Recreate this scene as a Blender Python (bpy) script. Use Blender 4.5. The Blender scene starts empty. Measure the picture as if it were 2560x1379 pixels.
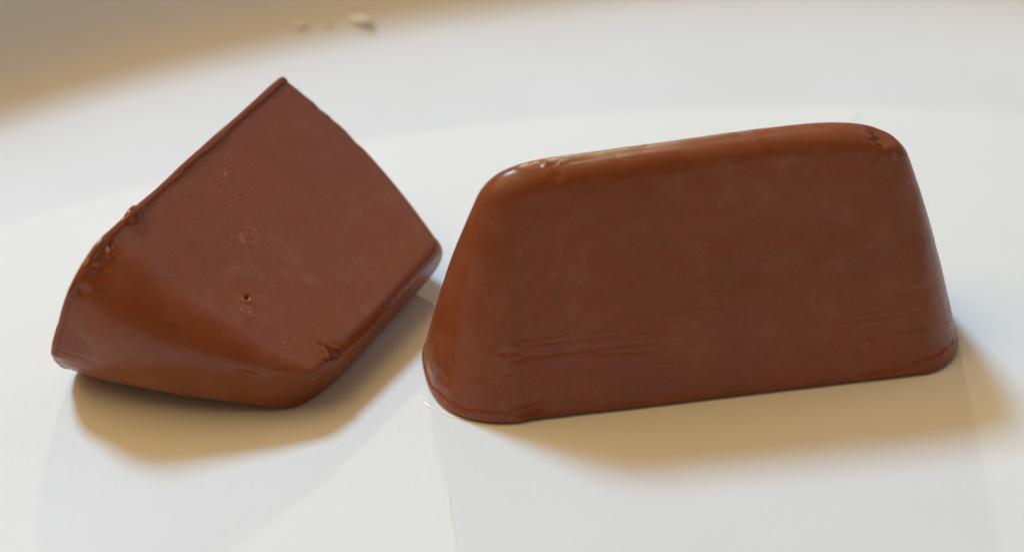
# Two chocolates on a white plate, lit by a cool window behind and the warm light of a room
import bpy, math, random
import numpy as np
from mathutils import Vector, noise
CM = 0.01
random.seed(4)
sc = bpy.context.scene
COL = sc.collection

# ------------------------------------------------------------------ camera
ELEV = math.radians(35); DIST = 28.0 * CM
cam_d = bpy.data.cameras.new('camera'); cam = bpy.data.objects.new('camera', cam_d); COL.objects.link(cam)
cam.location = (0, -DIST * math.cos(ELEV), DIST * math.sin(ELEV))
cam.rotation_euler = (math.pi / 2 - ELEV, 0, 0)
cam_d.sensor_width = 36; cam_d.lens = 96.0
cam_d.clip_start = 0.01; cam_d.clip_end = 20
cam_d.dof.use_dof = True; cam_d.dof.focus_distance = 0.264; cam_d.dof.aperture_fstop = 16.0
sc.camera = cam

# ------------------------------------------------------------------ light
sc.view_settings.view_transform = 'Standard'; sc.view_settings.look = 'None'
sc.view_settings.exposure = 0; sc.view_settings.gamma = 1
w = bpy.data.worlds.new('World'); sc.world = w; w.use_nodes = True
bg = w.node_tree.nodes['Background']
bg.inputs['Color'].default_value = (0.56, 0.40, 0.23, 1); bg.inputs['Strength'].default_value = 0.31

def area(name, pos, target, size, size_y, power, color):
    d = bpy.data.lights.new(name, 'AREA'); d.shape = 'RECTANGLE'; d.size = size; d.size_y = size_y
    d.energy = power; d.color = color
    o = bpy.data.objects.new(name, d); COL.objects.link(o); o.location = pos
    o.rotation_euler = (Vector(target) - Vector(pos)).to_track_quat('-Z', 'Y').to_euler()
    return o
area('window_light', (-0.58, 0.76, 1.14), (0, 0, 0), 0.27, 0.24, 18.6, (0.39, 0.69, 1.0))
area('low_lamp', (-0.06, 0.95, 0.41), (0, 0, 0), 0.028, 0.028, 1.25, (1.0, 0.95, 0.62))
area('ceiling_light', (-0.48, 0.05, 0.82), (0, 0, 0), 0.8, 0.8, 5.2, (1.0, 0.66, 0.27))

area('cool_sheen_fill', (1.05, 0.62, 0.92), (0, 0, 0), 1.0, 0.8, 1.75, (0.74, 0.82, 1.0))  # unseen cool fill, added so the tipped chocolate's face mirrors its sheen

# ------------------------------------------------------------------ node helpers
def mat(name):
    m = bpy.data.materials.new(name); m.use_nodes = True; nt = m.node_tree
    return m, nt, nt.nodes['Principled BSDF']
def nd(nt, t, **k):
    n = nt.nodes.new(t)
    for a, v in k.items():
        if a in n.inputs: n.inputs[a].default_value = v
        else: setattr(n, a, v)
    return n
def noise_n(nt, vec, scale, detail=3.0, rough=0.5):
    n = nd(nt, 'ShaderNodeTexNoise'); n.inputs['Scale'].default_value = scale
    n.inputs['Detail'].default_value = detail; n.inputs['Roughness'].default_value = rough
    nt.links.new(vec, n.inputs['Vector']); return n
def ramp(nt, fac, a, b, ca, cb):
    r = nd(nt, 'ShaderNodeValToRGB'); e = r.color_ramp.elements
    e[0].position = a; e[1].position = b; e[0].color = (*ca, 1); e[1].color = (*cb, 1)
    nt.links.new(fac, r.inputs[0]); return r
def mixc(nt, fac, a, b):
    m = nd(nt, 'ShaderNodeMix'); m.data_type = 'RGBA'
    for s, v in ((0, fac), (6, a), (7, b)):
        if isinstance(v, (int, float)): m.inputs[s].default_value = v
        elif isinstance(v, tuple): m.inputs[s].default_value = (*v, 1)
        else: nt.links.new(v, m.inputs[s])
    return m.outputs[2]

# ------------------------------------------------------------------ materials
def choc_material(name, base, dark):
    m, nt, p = mat(name); L = nt.links.new
    tc = nd(nt, 'ShaderNodeTexCoord'); ob = tc.outputs['Object']
    big = noise_n(nt, ob, 110, 4); fine = noise_n(nt, ob, 2600, 3, 0.7); grain = noise_n(nt, ob, 7000, 2, 0.6)
    c1 = mixc(nt, ramp(nt, big.outputs[0], 0.35, 0.7, (0, 0, 0), (1, 1, 1)).outputs[0], dark, base)
    c2 = mixc(nt, ramp(nt, fine.outputs[0], 0.3, 0.75, (0.0,) * 3, (0.5,) * 3).outputs[0], c1, (base[0] * 1.25, base[1] * 1.05, base[2] * 0.95))
    c3 = mixc(nt, ramp(nt, grain.outputs[0], 0.4, 0.75, (0.0,) * 3, (0.7,) * 3).outputs[0], c2, (dark[0] * .75, dark[1] * .8, dark[2] * .8))
    hue = noise_n(nt, ob, 3300, 2, 0.5); hue.inputs['Distortion'].default_value = .4
    c3 = mixc(nt, ramp(nt, hue.outputs[0], 0.42, 0.68, (0.0,) * 3, (0.7,) * 3).outputs[0], c3, (base[0] * .66, base[1] * .95, base[2] * .4))
    bloom = noise_n(nt, ob, 260, 6, 0.75)
    c3 = mixc(nt, ramp(nt, bloom.outputs[0], 0.50, 0.76, (0.0,) * 3, (0.42,) * 3).outputs[0], c3, (0.36, 0.16, 0.10))
    at = nd(nt, 'ShaderNodeAttribute'); at.attribute_name = 'scuff'
    sp = noise_n(nt, ob, 2300, 4, 0.75); sp.inputs['Distortion'].default_value = .6
    spr = ramp(nt, sp.outputs[0], 0.48, 0.66, (0.0,) * 3, (0.9,) * 3)
    scf = nd(nt, 'ShaderNodeMath'); scf.operation = 'MULTIPLY'; scf.use_clamp = True
    L(at.outputs['Fac'], scf.inputs[0]); L(spr.outputs[0], scf.inputs[1])
    c4 = mixc(nt, scf.outputs[0], c3, (0.50, 0.24, 0.16))
    L(c4, p.inputs['Base Color'])
    p.inputs['Roughness'].default_value = 0.4
    rr = ramp(nt, big.outputs[0], 0.3, 0.7, (0.26,) * 3, (0.36,) * 3)
    gl = nd(nt, 'ShaderNodeAttribute'); gl.attribute_name = 'gloss'
    L(mixc(nt, gl.outputs['Fac'], rr.outputs[0], (0.12,) * 3), p.inputs['Roughness'])
    p.inputs['IOR'].default_value = 1.45
    p.inputs['Subsurface Weight'].default_value = 0.25
    p.inputs['Subsurface Radius'].default_value = (1.0, 0.45, 0.25)
    p.inputs['Subsurface Scale'].default_value = 0.0012
    b = nd(nt, 'ShaderNodeBump'); b.inputs['Strength'].default_value = 0.35; b.inputs['Distance'].default_value = 0.00006
    L(fine.outputs[0], b.inputs['Height'])
    b2 = nd(nt, 'ShaderNodeBump'); b2.inputs['Strength'].default_value = 0.2; b2.inputs['Distance'].default_value = 0.0003
    mid = noise_n(nt, ob, 420, 4, 0.55); L(mid.outputs[0], b2.inputs['Height'])
    b3 = nd(nt, 'ShaderNodeBump'); b3.inputs['Strength'].default_value = 0.35; b3.inputs['Distance'].default_value = 0.0001
    L(scf.outputs[0], b3.inputs['Height'])
    L(b.outputs[0], b2.inputs['Normal']); L(b2.outputs[0], b3.inputs['Normal']); L(b3.outputs[0], p.inputs['Normal'])
    return m
M_CHOC = choc_material('milk_chocolate', (0.305, 0.075, 0.028), (0.238, 0.052, 0.017))

m, nt, p = mat('plate_glaze'); tc = nd(nt, 'ShaderNodeTexCoord'); ob = tc.outputs['Object']
n1 = noise_n(nt, ob, 1500, 3, 0.6); n2 = noise_n(nt, ob, 60, 3)
nt.links.new(ramp(nt, n2.outputs[0], 0.3, 0.7, (0.80, 0.80, 0.785), (0.825, 0.822, 0.81)).outputs[0], p.inputs['Base Color'])
p.inputs['Roughness'].default_value = 0.55; p.inputs['IOR'].default_value = 1.4
b = nd(nt, 'ShaderNodeBump'); b.inputs['Strength'].default_value = 0.6; b.inputs['Distance'].default_value = 0.00008
nt.links.new(n1.outputs[0], b.inputs['Height']); nt.links.new(b.outputs[0], p.inputs['Normal'])
p.inputs['Coat Weight'].default_value = 0.0
M_PLATE = m
m, nt, p = mat('table_wood'); tc = nd(nt, 'ShaderNodeTexCoord')
n1 = noise_n(nt, tc.outputs['Object'], 40, 5)
nt.links.new(ramp(nt, n1.outputs[0], 0.3, 0.7, (0.13, 0.12, 0.14), (0.20, 0.18, 0.19)).outputs[0], p.inputs['Base Color'])
M_TABLE = m
m, nt, p = mat('clear_syrup'); p.inputs['Base Color'].default_value = (1, 1, 0.97, 1); p.inputs['Roughness'].default_value = 0.04
p.inputs['Transmission Weight'].default_value = 1.0; p.inputs['IOR'].default_value = 1.4
M_WET = m
m, nt, p = mat('dried_syrup'); p.inputs['Base Color'].default_value = (0.86, 0.88, 0.80, 1); p.inputs['Roughness'].default_value = 0.12
M_DRY = m
m, nt, p = mat('pale_crumb'); p.inputs['Base Color'].default_value = (0.88, 0.86, 0.72, 1); p.inputs['Roughness'].default_value = 0.3
M_CRUMB = m

# ------------------------------------------------------------------ mesh helpers
def mesh_obj(name, V, Fc, material, parent=None, smooth=True, attrs=None):
    me = bpy.data.meshes.new(name); me.from_pydata([tuple(v) for v in V], [], Fc); me.update()
    if smooth: me.polygons.foreach_set('use_smooth', [True] * len(me.polygons))
    me.materials.append(material)
    for k, a in (attrs or {}).items():
        at = me.attributes.new(k, 'FLOAT', 'POINT'); at.data.foreach_set('value', np.asarray(a, dtype=np.float32))
    o = bpy.data.objects.new(name, me); COL.objects.link(o)
    if parent: o.parent = parent
    return o
def tag(o, **k):
    for a, v in k.items(): o[a] = v
    return o
def lathe(name, prof, material, n=160, center=(0, 0, 0)):
    V = []; Fc = []
    for (r, z) in prof:
        for k in range(n):
            t = 2 * math.pi * k / n; V.append((r * CM * math.cos(t), r * CM * math.sin(t), z * CM))
    m_ = len(prof)
    for i in range(m_ - 1):
        for k in range(n):
            k2 = (k + 1) % n; Fc.append((i * n + k, i * n + k2, (i + 1) * n + k2, (i + 1) * n + k))
    o = mesh_obj(name, V, Fc, material); o.location = center
    return o
def bez(P, n):
    out = []
    for i in range(n + 1):
        t = i / n; Q = [np.array(q, float) for q in P]
        while len(Q) > 1: Q = [Q[j] * (1 - t) + Q[j + 1] * t for j in range(len(Q) - 1)]
        out.append(tuple(Q[0]))
    return out

# ------------------------------------------------------------------ table and plate
TB = -1.6
S = 60
tag(mesh_obj('table', [(-S * CM, -S * CM, TB * CM), (S * CM, -S * CM, TB * CM), (S * CM, S * CM, TB * CM), (-S * CM, S * CM, TB * CM)], [(0, 1, 2, 3)], M_TABLE, smooth=False), kind='structure')
PC = (3.0 * CM, -10.1 * CM, 0)
prof = [(0.001, 0), (4, 0), (8, 0), (12, 0), (12.9, 0)]
prof += bez([(13.2, 0), (14.8, 0.0), (15.6, 0.05), (15.95, 0.45), (16.18, 1.17)], 36)
prof += [(16.20, 1.23), (16.27, 1.27), (16.37, 1.24), (16.42, 1.15)]
prof += bez([(16.4, 0.7), (16.1, 0.0), (15.7, -0.3), (13.0, -0.55)], 14)
prof += [(10.5, -0.6), (10.3, -1.5), (10.0, -1.6), (9.7, -1.5), (9.5, -0.6), (5, -0.6), (0.001, -0.6)]
plate = lathe('plate', prof, M_PLATE, 240, PC)
tag(plate, label='white matte plate with upturned rim under the two chocolates', category='plate')

# ------------------------------------------------------------------ chocolates
def rounded_outline(na, ns):
    """perimeter parameters: list of (sign_x, straight 0..1 or None, arc angle from tip, sign_y)"""
    P = []
    k = [i / na for i in range(na)]
    for i in range(na): P.append((1, 'a', math.pi / 2 * i / na, 1))            # tip -> side, +x +y
    for i in range(ns): P.append((1, 's', i / ns, 1))                          # arc end -> middle
    for i in range(ns): P.append((-1, 's', 1 - i / ns, 1))
    for i in range(na): P.append((-1, 'a', math.pi / 2 * (1 - i / na), 1))
    for i in range(na): P.append((-1, 'a', math.pi / 2 * i / na, -1))
    for i in range(ns): P.append((-1, 's', i / ns, -1))
    for i in range(ns): P.append((1, 's', 1 - i / ns, -1))
    for i in range(na): P.append((1, 'a', math.pi / 2 * (1 - i / na), -1))
    return P
def loft(p, na, ns, nu, ntop):
    OP = rounded_outline(na, ns)
    sx = np.array([o[0] for o in OP]); isa = np.array([o[1] == 'a' for o in OP])
    val = np.array([o[2] for o in OP]); sy = np.array([o[3] for o in OP])
    # even out the spacing of the superellipse arc
    n = 2.5
    aa = np.linspace(0, np.pi / 2, 400); ax_ = np.cos(aa) ** (2 / n); ay_ = np.sin(aa) ** (2 / n)
    cl = np.concatenate([[0], np.cumsum(np.hypot(np.diff(ax_), np.diff(ay_)))]); cl /= cl[-1]
    arc = np.where(isa, np.interp(val / (np.pi / 2), cl, aa), np.pi / 2)
    st = np.where(isa, 0.0, val)
    ex = np.maximum(np.cos(arc), 0) ** (2 / n); ey = np.sin(arc) ** (2 / n)
    ss = [0, .002, .005, .009, .014, .02, .027] + list(np.linspace(.035, 1, nu))
    a0 = .35; ca, sa = math.cos(a0), math.sin(a0)
    rows = [(s, 0, 0) for s in ss] + [(1, (ca - math.cos(a)) / ca, (math.sin(a) - sa) / (1 - sa)) for a in [a0 + (math.pi / 2 - a0) * k / ntop for k in range(1, ntop + 1)]]
    rows = [r_ + (0,) for r_ in rows] + [(1, 1, 1, t) for t in (.12, .3, .5, .7, .85, .97)]   # flat ridge top, closed towards its middle line
    out = []; sv = []
    for s, i, j, cap in rows:
        b4 = 4 * s * (1 - s)
        b = p['B0'] + (p['Bt'] - p['B0']) * s + p.get('bulw', 0) * b4 - i * p['Rt'] * .999
        aL = p['aL0'] + (p['aLt'] - p['aL0']) * s + p['bulL'] * b4 - i * p['RtL']
        aR = p['aR0'] + (p['aRt'] - p['aR0']) * s + p['bulR'] * b4 - i * p['RtR']
        rt = p['Rt'] + (np.where(sx < 0, p['RzL'], p['RzR']) - p['Rt']) * ex ** 1.5
        z = (p['H'] - rt) * s + j * rt
        eL = p['eL0'] + (p['eLt'] - p['eL0']) * s; eR = p['eR0'] + (p['eRt'] - p['eR0']) * s
        a = np.where(sx < 0, aL, aR); e = np.where(sx < 0, eL, eR)
        a = a - cap * b * .9; e = e * (1 - .5 * cap); b = b * (1 - cap)
        if s < .014:                                            # slightly softened foot
            q = .03 * (1 - s / .014) ** 2; b -= q; a = a - q
        X = ((a - e) * (1 - st) + e * ex) * sx; Y = b * ey * sy
        out.append(np.stack([X, Y, z * (1 + p['ht'] * X / 4 - p['hq'] * X * X / 4)], -1)); sv.append(np.full(len(OP), s + i))
    return np.array(out), np.array(sv)

def nz(P, f, seed=0.0, stretch=(1, 1, 1)):
    o = Vector((seed, seed * 1.7, -seed))
    return np.array([noise.noise(Vector((q[0] * f * stretch[0], q[1] * f * stretch[1], q[2] * f * stretch[2])) + o) for q in P])
def smooth01(x): x = np.clip(x, 0, 1); return x * x * (3 - 2 * x)
def blob(P, c, r, k=(1, 1, 1)):
    d = np.sqrt((((P - np.array(c)) * np.array(k)) ** 2).sum(1)) / r
    return np.clip(1 - d, 0, 1) ** 2 * (1 + 2 * np.clip(d, 0, 1))
def seg(P, a, b, r):
    a = np.array(a, float); b = np.array(b, float); d = b - a
    t = np.clip(((P - a) @ d) / (d @ d), 0, 1); q = a + t[:, None] * d
    x = np.sqrt(((P - q) ** 2).sum(1)) / r
    return np.exp(-x * x) * np.sin(np.pi * np.clip(t * .9 + .05, 0, 1)) ** .5

def build_choc(p, details, name, label, group):
    G, SV = loft(p, 150, p['ns'], 170, 18)
    nr, nc, _ = G.shape
    du = np.roll(G, -1, 1) - np.roll(G, 1, 1); dv = np.gradient(G, axis=0)
    N = np.cross(du, dv); N /= np.linalg.norm(N, axis=2, keepdims=True) + 1e-12
    P = G.reshape(-1, 3); Nn = N.reshape(-1, 3)
    cen = P.mean(0); flip = np.sign(((P - cen) * Nn).sum(1)).mean()
    if flip < 0: Nn = -Nn
    N_ok = np.isfinite(Nn).all(1); Nn[~N_ok] = (0, 0, 1)
    s = SV.reshape(-1)
    D = 0.012 * nz(P, .9, 3.1 + p['seed']) + 0.0022 * nz(P, 3.5, 7.7 + p['seed'])
    D, scuff, gloss = details(P, s, D)
    P2 = P + Nn * D[:, None]
    P2[:, 2] = np.maximum(P2[:, 2], 0)
    V = [tuple(q * CM) for q in P2]
    Fc = []
    for i in range(nr - 1):
        for k in range(nc):
            k2 = (k + 1) % nc; Fc.append((i * nc + k, i * nc + k2, (i + 1) * nc + k2, (i + 1) * nc + k))
    # base: rings shrinking to the middle line; top: closed with the last ring
    top = [(nr - 1) * nc + k for k in range(nc)]
    h = nc // 2
    for k in range(1, h):                                       # top strip across
        pass
    Fc.append(tuple(top)); Fc.append(tuple(range(nc - 1, -1, -1)))
    o = mesh_obj(name, V, Fc, M_CHOC, attrs={'scuff': scuff, 'gloss': gloss})
    tag(o, label=label, category='chocolate', group=group)
    return o

def lip(P, s, width, amp, seed, rag=.5):
    """irregular flash running round the foot of the moulded piece"""
    wv = width * (1 + rag * nz(P * [1, 1, 0], 2.2, seed) + .5 * rag * nz(P * [1, 1, 0], 7, seed + 3))
    e = 1 - smooth01((s - wv) / (.25 * width) + .5)
    return e * amp * (1 + .5 * nz(P * [1, 1, 0], 2.5, seed + 9))

def details_right(P, s, D):
    front = (P[:, 1] < 0)
    low = np.exp(-((P[:, 2] - .6) / .38) ** 2) * front * smooth01((P[:, 0] + 2.6) / .5)
    streak = nz(P, 1.0, 21, (.55, 0, 9)) ; streak2 = nz(P, 1.0, 25, (.9, 0, 26))
    low = low * np.clip(.6 + 1.2 * nz(P, .8, 91), 0, 1)
    D = D - .004 * low * np.clip(streak - .1, 0, 1) * 2 - .004 * low * np.clip(streak2 - .2, 0, 1) * 2
    D = D - .018 * seg(P, (-.9, -.76, .54), (-.28, -.742, .60), .012)
    Pw = P + np.array([0, 0, 1.0]) * (.02 * nz(P, 3, 55))[:, None]
    D = D - .006 * seg(Pw, (-1.7, -.66, .87), (-.1, -.665, .90), .012) - .003 * seg(Pw, (-1.9, -.72, .62), (-1.0, -.74, .54), .014)
    D = D - .012 * seg(P, (1.93, -.60, .33), (2.02, -.56, .45), .01)
    # pressed corner near the left end
    for c, r, a in (((-2.413, -.698, .678), .07, .03), ((-2.36, -.72, .60), .05, .02), ((-2.456, -.75, .474), .045, .03), ((-2.40, -.76, .44), .04, -.012), ((-2.33, -.698, .72), .1, -.012)):
        D = D - a * .7 * blob(P, c, r * 1.25, (.6, 1, 1.5)) * (.2 + 1.9 * np.abs(nz(P, 8, 88)))
    # shallow recess edge: faces slightly dished
    D = D - .018 * smooth01((P[:, 0] + 2.36) / .10) * smooth01((1.75 - P[:, 0]) / .2) * front * smooth01((2.15 - P[:, 2]) / .7)
    # torn upper right corner
    n8 = nz(P, 9, 5)
    D = D - .06 * blob(P, (1.30, -.05, 2.27), .2) * (1 + 1.6 * n8) + .04 * blob(P, (1.20, -.12, 2.33), .07)
    D = D + .045 * blob(P, (1.27, -.16, 2.27), .06) - .03 * blob(P, (1.24, -.25, 2.2), .07) + .03 * seg(P, (1.33, -.1, 2.3), (1.4, -.22, 2.12), .02)
    D = D + .012 * seg(P, (1.10, -.30, 2.16), (1.30, -.30, 2.02), .018)
    D = D + .022 * blob(P, (-1.93, .0, 2.31), .07) + .02 * blob(P, (-1.80, -.02, 2.33), .05, (.6, 1, 1)) - .014 * blob(P, (-1.86, -.15, 2.26), .09)
    # peeled flake at the left end
    D = D + .030 * smooth01(blob(P, (-2.96, -.22, .35), .34, (1, 1.5, .9)) * 1.6) * (1 + .3 * nz(P, 6, 8))
    D = D + .02 * seg(P, (-2.93, -.40, .72), (-2.90, -.46, .3), .02) + .018 * nz(P, 7, 13) * blob(P, (-2.85, -.5, .15), .45)
    D = D + .018 * seg(P, (-2.42, -.86, .10), (-2.12, -.86, .16), .02) - .02 * seg(P, (-2.35, -.86, .05), (-2.1, -.86, .1), .02)
    # rough patch low on the right
    rp = blob(P, (.75, -.8, .33), .75, (.8, 1, 3))
    D = D + .010 * rp * nz(P, 11, 31, (.7, 1, 1.4))
    D = D - .004 * np.clip(nz(P, 5, 44), 0, 1)
    wl = .055 * (.35 + .65 * smooth01((P[:, 0] - .9) / .6) + .5 * smooth01((-2.2 - P[:, 0]) / .4))
    D = D + lip(P, s, 1.0 * wl, .014, 2.2, .5) * (.35 + .65 * smooth01((P[:, 0] - .7) / .5) + .4 * smooth01((-2.2 - P[:, 0]) / .4))
    for c, r in (((-.2, -.33, 2.1), .02), ((.4, -.5, 1.5), .018), ((-.6, -.55, 1.3), .016)): D = D - .02 * blob(P, c, r)
    sc_ = .30 * rp * np.clip(nz(P, 9, 31, (.6, 1, 1.6)), 0, 1) * 2 + .8 * blob(P, (1.27, -.15, 2.25), .2) * np.clip(n8 + .1, 0, 1)
    sc_ = sc_ + .25 * blob(P, (-2.3, -.72, .62), .14, (.6, 1, 1.6)) * np.clip(nz(P, 9, 77) + .3, 0, 1)
    sc_ = sc_ + .10 * low * np.clip(streak2, 0, 1)
    gl = np.clip(blob(P, (1.25, -.1, 2.3), .15) + blob(P, (-2.9, -.4, .15), .4) * .7 + .6 * blob(P, (-2.1, 0, 2.25), .35), 0, 1)
    return D, np.clip(sc_, 0, .6), gl

def details_left(P, s, D):
    n9 = nz(P, 8, 5); RM = np.array([[.8, .36, -.48], [-.6, .48, -.64], [0, .8, .6]]); nf = nz(P @ RM, 13, 9) + .5 * nz(P @ RM.T, 21, 19)
    D = D + (lip(P, s, .034, .022, 6.6, .22) - .016 * np.exp(-P[:, 2] / .7)) * np.where(P[:, 1] > -.2, 1, .5)
    # ragged glossy chips where the foot turns the corner
    rg = blob(P, (-1.75, .72, .06), .55, (1, 1, 1.6))
    D = D + .030 * rg * np.clip(nz(P, 4, 61), -1, 1) + .008 * rg * nf
    D = D + .05 * smooth01(blob(P, (-1.12, .90, .06), .12, (.7, 1, 1.2)) * 1.5)
    D = D + .045 * blob(P, (-1.83, .72, .10), .11) + .03 * blob(P, (-1.90, .62, .12), .12)
    D = D + .075 * seg(P, (-1.575, .86, .11), (-1.66, .80, .17), .022) - .05 * seg(P, (-1.53, .86, .09), (-1.60, .83, .15), .018)
    # air hole and its smear
    D = D - .075 * blob(P, (-.905, .465, 1.30), .035) + .02 * blob(P, (-.94, .455, 1.34), .04) * (.3 + 2 * np.abs(nf))
    sm = blob(P, (-.985, .445, 1.40), .2, (1.5, 1, .9)); D = D + .008 * sm * nf
    for c, r in (((-.325, .593, .888), .15), ((.03, .76, .36), .09), ((.05, .74, .26), .06), ((-.02, .69, .58), .03), ((.617, .377, 1.634), .06), ((.5, .40, 1.55), .05)):
        D = D + .004 * blob(P, c, r) * np.clip(nf, 0, 1) * 2
    D = D + .02 * blob(P, (.0, .697, .568), .018) + .015 * blob(P, (.09, .76, .36), .02) + .012 * blob(P, (.06, .77, .30), .018)
    # pinched, torn chocolate along the lower ridge
    n14 = nz(P, 13, 33, (1.6, .6, .6))
    cr = blob(P, (-.76, .22, 2.2), .22, (1.2, 1, 1)); D = D + .045 * cr * np.clip(n14, -.5, .6)
    D = D + .022 * seg(P, (-.70, .27, 2.10), (-.79, .18, 2.25), .022) - .02 * seg(P, (-.75, .27, 2.08), (-.82, .21, 2.2), .02)
    tr = blob(P, (-1.08, .06, 2.22), .17); D = D + .05 * tr * nz(P, 11, 73) + .05 * seg(P, (-1.04, .12, 2.2), (-1.10, -.1, 2.24), .03) - .03 * seg(P, (-.99, .14, 2.2), (-1.04, -.1, 2.27), .02)
    D = D + .02 * seg(P, (-1.52, .20, 1.65), (-1.38, .18, 1.86), .022)
    D = D - .010 * seg(P, (-1.20, .66, .60), (-1.30, .66, .70), .010)
    D = D - .008 * blob(P, (-1.3, .3, 1.6), .02)
    # nicked far upper edge
    for c, r, a in (((1.59, .72, .50), .12, .016), ((1.60, .66, .66), .10, .012), ((1.61, .55, .95), .16, .010), ((1.6, .8, .3), .08, .008)):
        D = D - a * blob(P, c, r) * (1 + .8 * n9)
    # fine upright casting wrinkles on the near end
    endm = smooth01((-P[:, 0] - 1.3) / .3) * smooth01((.2 - P[:, 1]) / .4)
    D = D + .006 * endm * nz(P, 1, 15, (7, 9, .8))
    D = D + .03 * blob(P, (-2.04, -.25, .06), .16) * n9 + .06 * blob(P, (-2.06, -.22, .02), .4)
    cl = np.clip(.35 + 2.2 * nz(P @ RM, 5.5, 41), 0, 1.3)
    sc_ = 1.5 * sm * cl + .8 * blob(P, (-.335, .593, .888), .22, (.8, 1, 1.3)) * cl + .8 * blob(P, (.05, .76, .33), .2, (1.6, 1, .8)) * cl + .35 * blob(P, (.55, .38, 1.6), .3, (.7, 1, 1.6)) * cl + .22 * blob(P, (-.6, .5, 1.1), .9, (1, 1, 1)) * cl + .9 * blob(P, (.0, .697, .568), .018) + .6 * blob(P, (.055, .76, .32), .02) + .3 * blob(P, (.617, .377, 1.634), .06) * cl
    sc_ = sc_ + .16 * blob(P, (1.15, .68, .62), .28, (1, 1, 1.5)) * np.clip(n9 + .1, 0, 1) * 2 + .10 * blob(P, (.1, .45, 1.4), .6, (.6, 1, 1.6)) * np.clip(n9, 0, 1)
    sc_ = sc_ + .8 * blob(P, (-.76, .22, 2.2), .16) * np.clip(n14, 0, 1) * 1.5 + .4 * blob(P, (-2.03, -.25, .06), .12)
    gl = np.clip(rg * 1.2 + blob(P, (-1.12, .9, .05), .2) + blob(P, (-2.04, -.25, .06), .2), 0, 1)
    return D, np.clip(sc_, 0, .75), gl

PR = dict(B0=.90, Bt=.235, aL0=3.117, aLt=2.608, aR0=2.199, aRt=1.60, H=2.378, Rt=.18, bulL=.045, bulR=.039,
          RtL=.44, RtR=.765, RzL=.392, RzR=.366, eL0=.90, eLt=.507, eR0=.70, eRt=.561, ht=.037, hq=.015, ns=150, seed=0)
right = build_choc(PR, details_right, 'chocolate', 'whole chocolate standing upright on its flat base, right of the other', 'boat shaped milk chocolates on the plate')
right.location = (2.212 * CM, -1.139 * CM, 0.0002); right.rotation_euler = (0, 0, .188)

PL = dict(B0=.90, Bt=.264, aL0=2.087, aLt=1.488, aR0=1.663, aRt=1.406, H=2.314, Rt=.13, bulL=.141, bulR=.185,
          RtL=.898, RtR=.081, RzL=.60, RzR=.15, eL0=.798, eLt=.404, eR0=.16, eRt=.24, bulw=-.045, ht=0, hq=.019, ns=80, seed=5)
left = build_choc(PL, details_left, 'chocolate', 'shorter chocolate lying tipped on its side, with an air hole in its face', 'boat shaped milk chocolates on the plate')
left.rotation_euler = (1.866, -.040, 1.067)
left.location = (-3.294 * CM, -.287 * CM, .9273 * CM)

bpy.context.view_layer.update()
zm = min((left.matrix_world @ v.co).z for v in left.data.vertices)
left.location.z -= zm - 0.0001

# ------------------------------------------------------------------ small things on the plate
def lump(name, pos, size, squash, seed, material, rz=0):
    """a small irregular crumb: a noisy low sphere"""
    V = []; Fc = []; nu_, nv = 9, 14
    for i in range(nu_ + 1):
        t = math.pi * i / nu_
        for j in range(nv):
            a = 2 * math.pi * j / nv
            d = Vector((math.sin(t) * math.cos(a), math.sin(t) * math.sin(a), math.cos(t)))
            r = 1 + .45 * noise.noise(d * 1.6 + Vector((seed, 0, seed)))
            V.append((d.x * size[0] * r * CM, d.y * size[1] * r * CM, max(-.1, d.z) * size[2] * r * CM))
    for i in range(nu_):
        for j in range(nv): Fc.append((i * nv + j, i * nv + (j + 1) % nv, (i + 1) * nv + (j + 1) % nv, (i + 1) * nv + j))
    o = mesh_obj(name, V, Fc, material); o.location = (pos[0] * CM, pos[1] * CM, pos[2] * CM); o.rotation_euler = (0, 0, rz)
    return o

for (x, y, z, sx_, sy_, sz_, rz, lab) in ((-1.788, 4.74, .33, .18, .07, .022, -.35, 'largest pale crumb, elongated, on the foot of the back rim of the plate'),
                                 (-2.44, 4.55, .35, .08, .05, .014, .2, 'small roundish pale crumb left of the elongated one on the back rim'),
                                 (-2.139, 4.62, .325, .045, .035, .015, .2, 'faint tiny crumb between the two larger ones on the back rim'),
                                 (3.85, 3.12, .001, .06, .045, .005, 0, 'tiny white crumb on the plate behind the upright chocolate')):
    c = lump('crumb', (x, y, z), (sx_, sy_, sz_), 1, x * 3.1, M_CRUMB, rz)
    tag(c, label=lab, category='crumb', group='pale crumbs on the plate')

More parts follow.
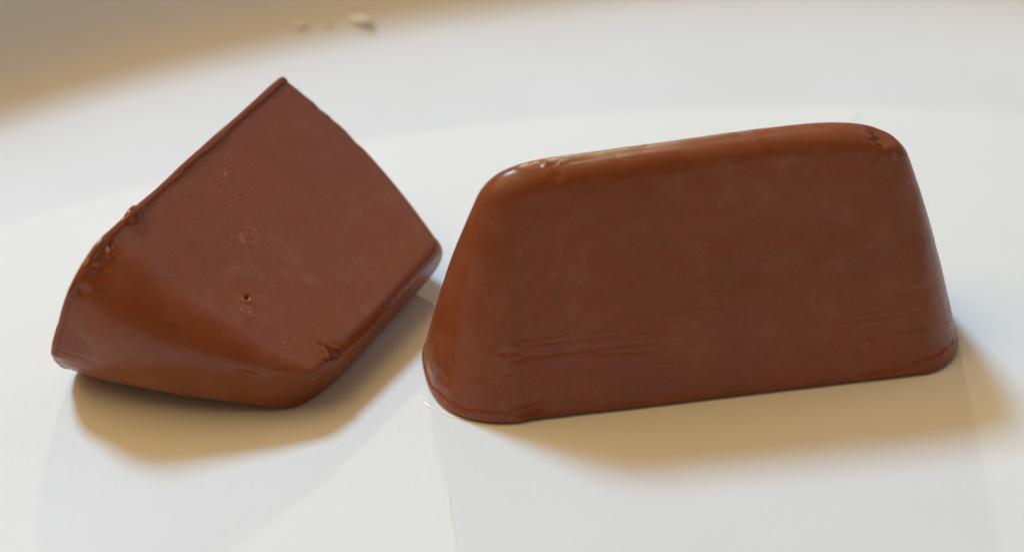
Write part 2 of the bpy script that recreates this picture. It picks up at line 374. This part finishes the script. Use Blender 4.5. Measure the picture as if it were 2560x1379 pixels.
def ribbon(name, pts, widths, height, material):
    """low rounded bead following a path on the plate (pts in cm)"""
    V = []; Fc = []; K = 7
    for i, (x, y) in enumerate(pts):
        a = np.array(pts[max(0, i - 1)]); b = np.array(pts[min(len(pts) - 1, i + 1)]); d = (b - a) / (np.linalg.norm(b - a) + 1e-9)
        n = np.array([-d[1], d[0]])
        for k in range(K):
            u = -1 + 2 * k / (K - 1)
            V.append(((x + n[0] * u * widths[i]) * CM, (y + n[1] * u * widths[i]) * CM, (height * widths[i] * (1 - u * u) + .0006) * CM))
    for i in range(len(pts) - 1):
        for k in range(K - 1): Fc.append((i * K + k, i * K + k + 1, (i + 1) * K + k + 1, (i + 1) * K + k))
    n0 = len(V)
    for (x, y, z) in V[:]: V.append((x, y, .0003 * CM))
    m_ = len(pts)
    for i in range(m_ - 1):
        for k in range(K - 1): Fc.append((n0 + i * K + k, n0 + (i + 1) * K + k, n0 + (i + 1) * K + k + 1, n0 + i * K + k + 1))
        for k in (0, K - 1):
            q = (i * K + k, (i + 1) * K + k, n0 + (i + 1) * K + k, n0 + i * K + k); Fc.append(q if k == 0 else q[::-1])
    for i in (0, m_ - 1):
        for k in range(K - 1):
            q = (i * K + k, n0 + i * K + k, n0 + i * K + k + 1, i * K + k + 1); Fc.append(q if i == 0 else q[::-1])
    return mesh_obj(name, V, Fc, material)
pts = [(-.90, -2.02), (-.85, -2.10), (-.78, -2.19), (-.70, -2.25), (-.61, -2.31), (-.52, -2.36), (-.42, -2.40)]
o = ribbon('syrup_bead', pts, [.006, .016, .022, .012, .024, .018, .006], .5, M_DRY)
tag(o, label='thin glistening bead of clear liquid at the left foot of the upright chocolate', category='liquid')
pts = [(-.60 + .006 * math.sin(i * .9) + .12 * i / 14, -3.42 - 1.05 * i / 14) for i in range(15)]
o = ribbon('syrup_streak', pts, [.005] + [.010 + .002 * math.sin(i * 1.7) for i in range(13)] + [.009], .5, M_DRY)
tag(o, label='thin pale glossy streak running down the plate toward the front edge of the picture', category='liquid')
